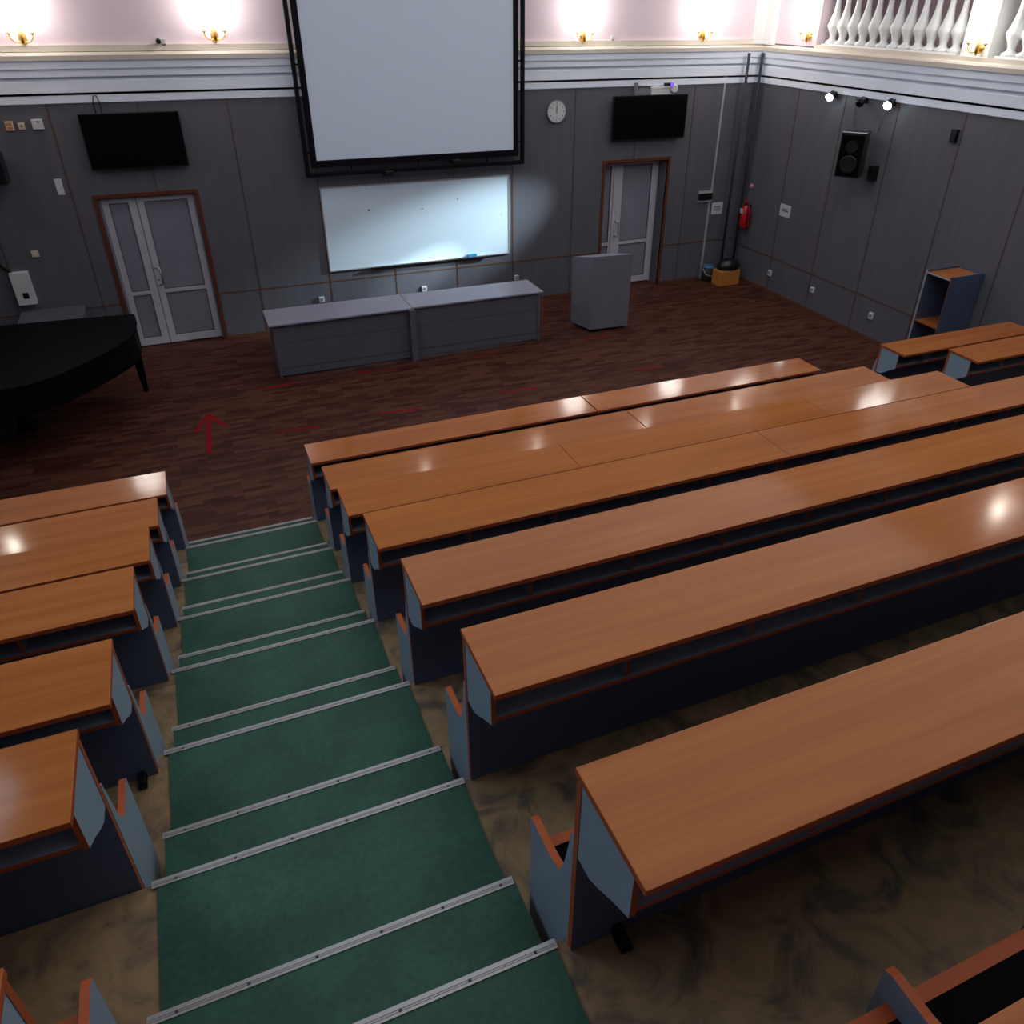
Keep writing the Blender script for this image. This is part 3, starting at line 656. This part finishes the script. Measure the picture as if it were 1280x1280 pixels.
# conduit, box and heating pipes
t = thing('cable_conduit', 'white vertical conduit with a black junction box near the corner', 'conduit', (8.85, 0, 0))
MB().box(8.85, 8.885, -.02, -.001, 1.60, 3.53, 'conduit').box(8.83, 8.865, -.02, -.001, 0, 1.41, 'conduit').obj('conduit', t)
MB().box(8.60, 8.87, -.05, -.001, 1.45, 1.56, 'black').obj('junction_box', t)
MB().box(8.59, 8.88, -.03, -.001, 1.56, 1.60, 'conduit').obj('tray', t)
MB().box(8.59, 8.88, -.03, -.001, 1.41, 1.45, 'conduit').obj('tray', t)
for x, lab in ((9.19, 'dark heating pipe on the front wall near the corner'), (9.46, 'dark heating pipe standing right in the corner')):
    tag(MB().tube([(x, -.14, .0), (x, -.14, 3.76)], .024, 'pipe', 12).obj('heating_pipe'), lab, 'pipe')
# fire extinguisher
t = thing('fire_extinguisher', 'red fire extinguisher hanging on the right wall near the corner', 'extinguisher', (9.45, -.24, .95))
MB().lathe([(.055, 0), (.075, .012), (.088, .04), (.088, .33), (.065, .37), (.03, .40), (.022, .41)], (9.475, -.285, .955), 'red', 20).obj('cylinder', t)
MB().lathe([(.02, 0), (.022, .03), (.015, .04)], (9.475, -.285, 1.365), 'black', 12).box(9.42, 9.52, -.295, -.275, 1.395, 1.41, 'red').box(9.41, 9.50, -.295, -.275, 1.43, 1.445, 'red').obj('valve', t)
MB().tube([(9.47, -.30, 1.38), (9.45, -.38, 1.36), (9.45, -.385, 1.2), (9.46, -.37, 1.02)], .011, 'black', 8).obj('hose', t)
MB().box(9.378, 9.386, -.325, -.245, 1.22, 1.30, 'paper').obj('paper_label', t)
MB().box(9.565, XR, -.31, -.25, 1.1, 1.35, 'black').obj('wall_hook', t)
tag(MB().lathe([(.045, 0), (.045, -.02), (.03, -.035)], (XR, -.235, 1.665), 'pinkl', 16, 'x').obj('alarm_button'), 'small round pink alarm button above the fire extinguisher', 'alarm')
# bins
t = thing('waste_bucket', 'small bucket with a blue lid on the floor beside the conduit', 'bin', (8.99, -.17, 0))
MB().lathe([(.085, .005), (.09, 0), (.12, .25), (.125, .255)], (8.90, -.16, 0), 'greyp', 20).obj('bucket', t)
MB().lathe([(.125, 0), (.128, .015), (.11, .035), (.04, .05), (.002, .052)], (8.90, -.16, .255), 'bluep', 20).obj('lid', t)
MB().tube([(8.78, -.16, .24), (8.80, -.26, .15), (8.90, -.30, .12), (9.0, -.26, .15), (9.02, -.16, .24)], .004, 'plastic', 6).obj('handle', t)
t = thing('cardboard_box', 'orange-brown box with a black bag in it in the corner', 'box', (9.15, -.4, 0))
MB().box(8.90, 9.34, -.56, -.31, .0, .27, 'yellow').obj('box_body', t, .006)
mb = MB(); mb.lathe([(.17, .0), (.21, .02), (.22, .06), (.20, .12), (.15, .16), (.06, .18), (.01, .185)], (9.15, -.43, .272), 'bag', 18, 'z', .75)
mb.v = [(x+random.uniform(-.015, .015), y+random.uniform(-.012, .012), z+random.uniform(-.008, .012)*(z > .27)) for x, y, z in mb.v]
mb.obj('black_bag', t)
# open shelf unit
t = thing('shelf_unit', 'narrow open grey shelf unit with brown boards against the right wall', 'shelf', (9.3, -5.15, 0))
sx0, sx1, y0, y1, H = 8.98, 9.555, -5.36, -4.94, 1.5
MB().box(sx0, sx1, y0, y0+.018, 0, H, 'lamd', xn='seam').obj('side_panel', t); MB().box(sx0, sx1, y1-.018, y1, 0, H, 'lamd', xn='conduit').obj('side_panel', t)
MB().box(sx1-.01, sx1, y0+.018, y1-.018, 0, H, 'lamd').obj('back_panel', t)
MB().box(sx0+.005, sx1-.01, y0+.018, y1-.018, H-.05, H-.03, 'beech', xn='conduit').obj('top_board', t)
for z in (.06, .80): MB().box(sx0+.005, sx1-.01, y0+.018, y1-.018, z, z+.018, 'beech', xn='edge').obj('shelf_board', t)

# ------------------------------------------------------------------ balustrade
bp = [(.10, 0), (.10, .03), (.052, .06), (.046, .09), (.065, .15), (.102, .22), (.104, .25), (.078, .32), (.050, .42), (.036, .52), (.036, .60), (.055, .65), (.055, .67), (.04, .68), (.06, .73), (.08, .75), (.08, .78)]
bm = MB().lathe(bp, (0, 0, 0), 'balu', 16).mesh('baluster')
def bay(y_first, cnt, step, lab):
    t = thing('balustrade', lab, 'balustrade', (9.75, y_first, 3.925))
    MB().box(9.64, 9.86, y_first+.12, y_first-step*(cnt-1)-.12, 3.925, 3.945, 'balu').obj('base_rail', t)
    MB().box(9.62, 9.88, y_first+.13, y_first-step*(cnt-1)-.13, 4.72, 4.85, 'balu').obj('hand_rail', t)
    for i in range(cnt):
        o = bpy.data.objects.new('baluster', bm); COL.objects.link(o); o.parent = t; o.location = (0, -step*i, .02)
bay(-1.42, 12, .2147, 'white balustrade with turned balusters on the right-hand balcony')
bay(-4.62, 19, .2147, 'white balustrade section cut off at the right edge beyond the pier')

# ------------------------------------------------------------------ piano and table
t = thing('grand_piano', 'black grand piano in the dark front left corner', 'piano', (-1.9, -2.4, 0))
out = [(-.83, -1.45), (-.80, -1.80), (-.82, -2.12), (-.90, -2.38), (-1.05, -2.62), (-1.28, -2.92), (-1.55, -3.22), (-1.85, -3.42), (-2.2, -3.50), (-2.95, -3.50), (-2.95, -1.32), (-2.2, -1.32), (-1.2, -1.40)]
inn = [(x*.985-.03, y*.985-.04) for x, y in out]
MB().prism(out, 'z', .975, 1.0, 'piano').obj('lid', t, .004)
MB().prism(inn, 'z', .66, .975, 'piano').obj('case', t, .004)
for x, y in ((-.92, -1.62), (-2.75, -1.6), (-2.7, -3.25)):
    MB().lathe([(.028, 0), (.035, .02), (.03, .04), (.045, .2), (.06, .6), (.075, .66)], (x, y, 0), 'piano', 12).obj('leg', t)
MB().box(-2.3, -2.2, -2.5, -2.3, .1, .66, 'piano').box(-2.32, -2.12, -2.56, -2.24, .08, .12, 'piano').obj('pedal_lyre', t)
t = thing('side_table', 'low grey table against the wall behind the piano', 'table', (-1.9, -.3, 0))
MB().box(-2.32, -1.52, -.62, -.03, .74, .765, 'deskp').obj('table_top', t, .003)
MB().box(-2.30, -2.275, -.60, -.05, 0, .74, 'deskp').obj('side_panel', t); MB().box(-1.56, -1.535, -.60, -.05, 0, .74, 'deskp').obj('side_panel', t)
MB().box(-2.275, -1.56, -.08, -.06, .3, .74, 'deskp').obj('back_panel', t)
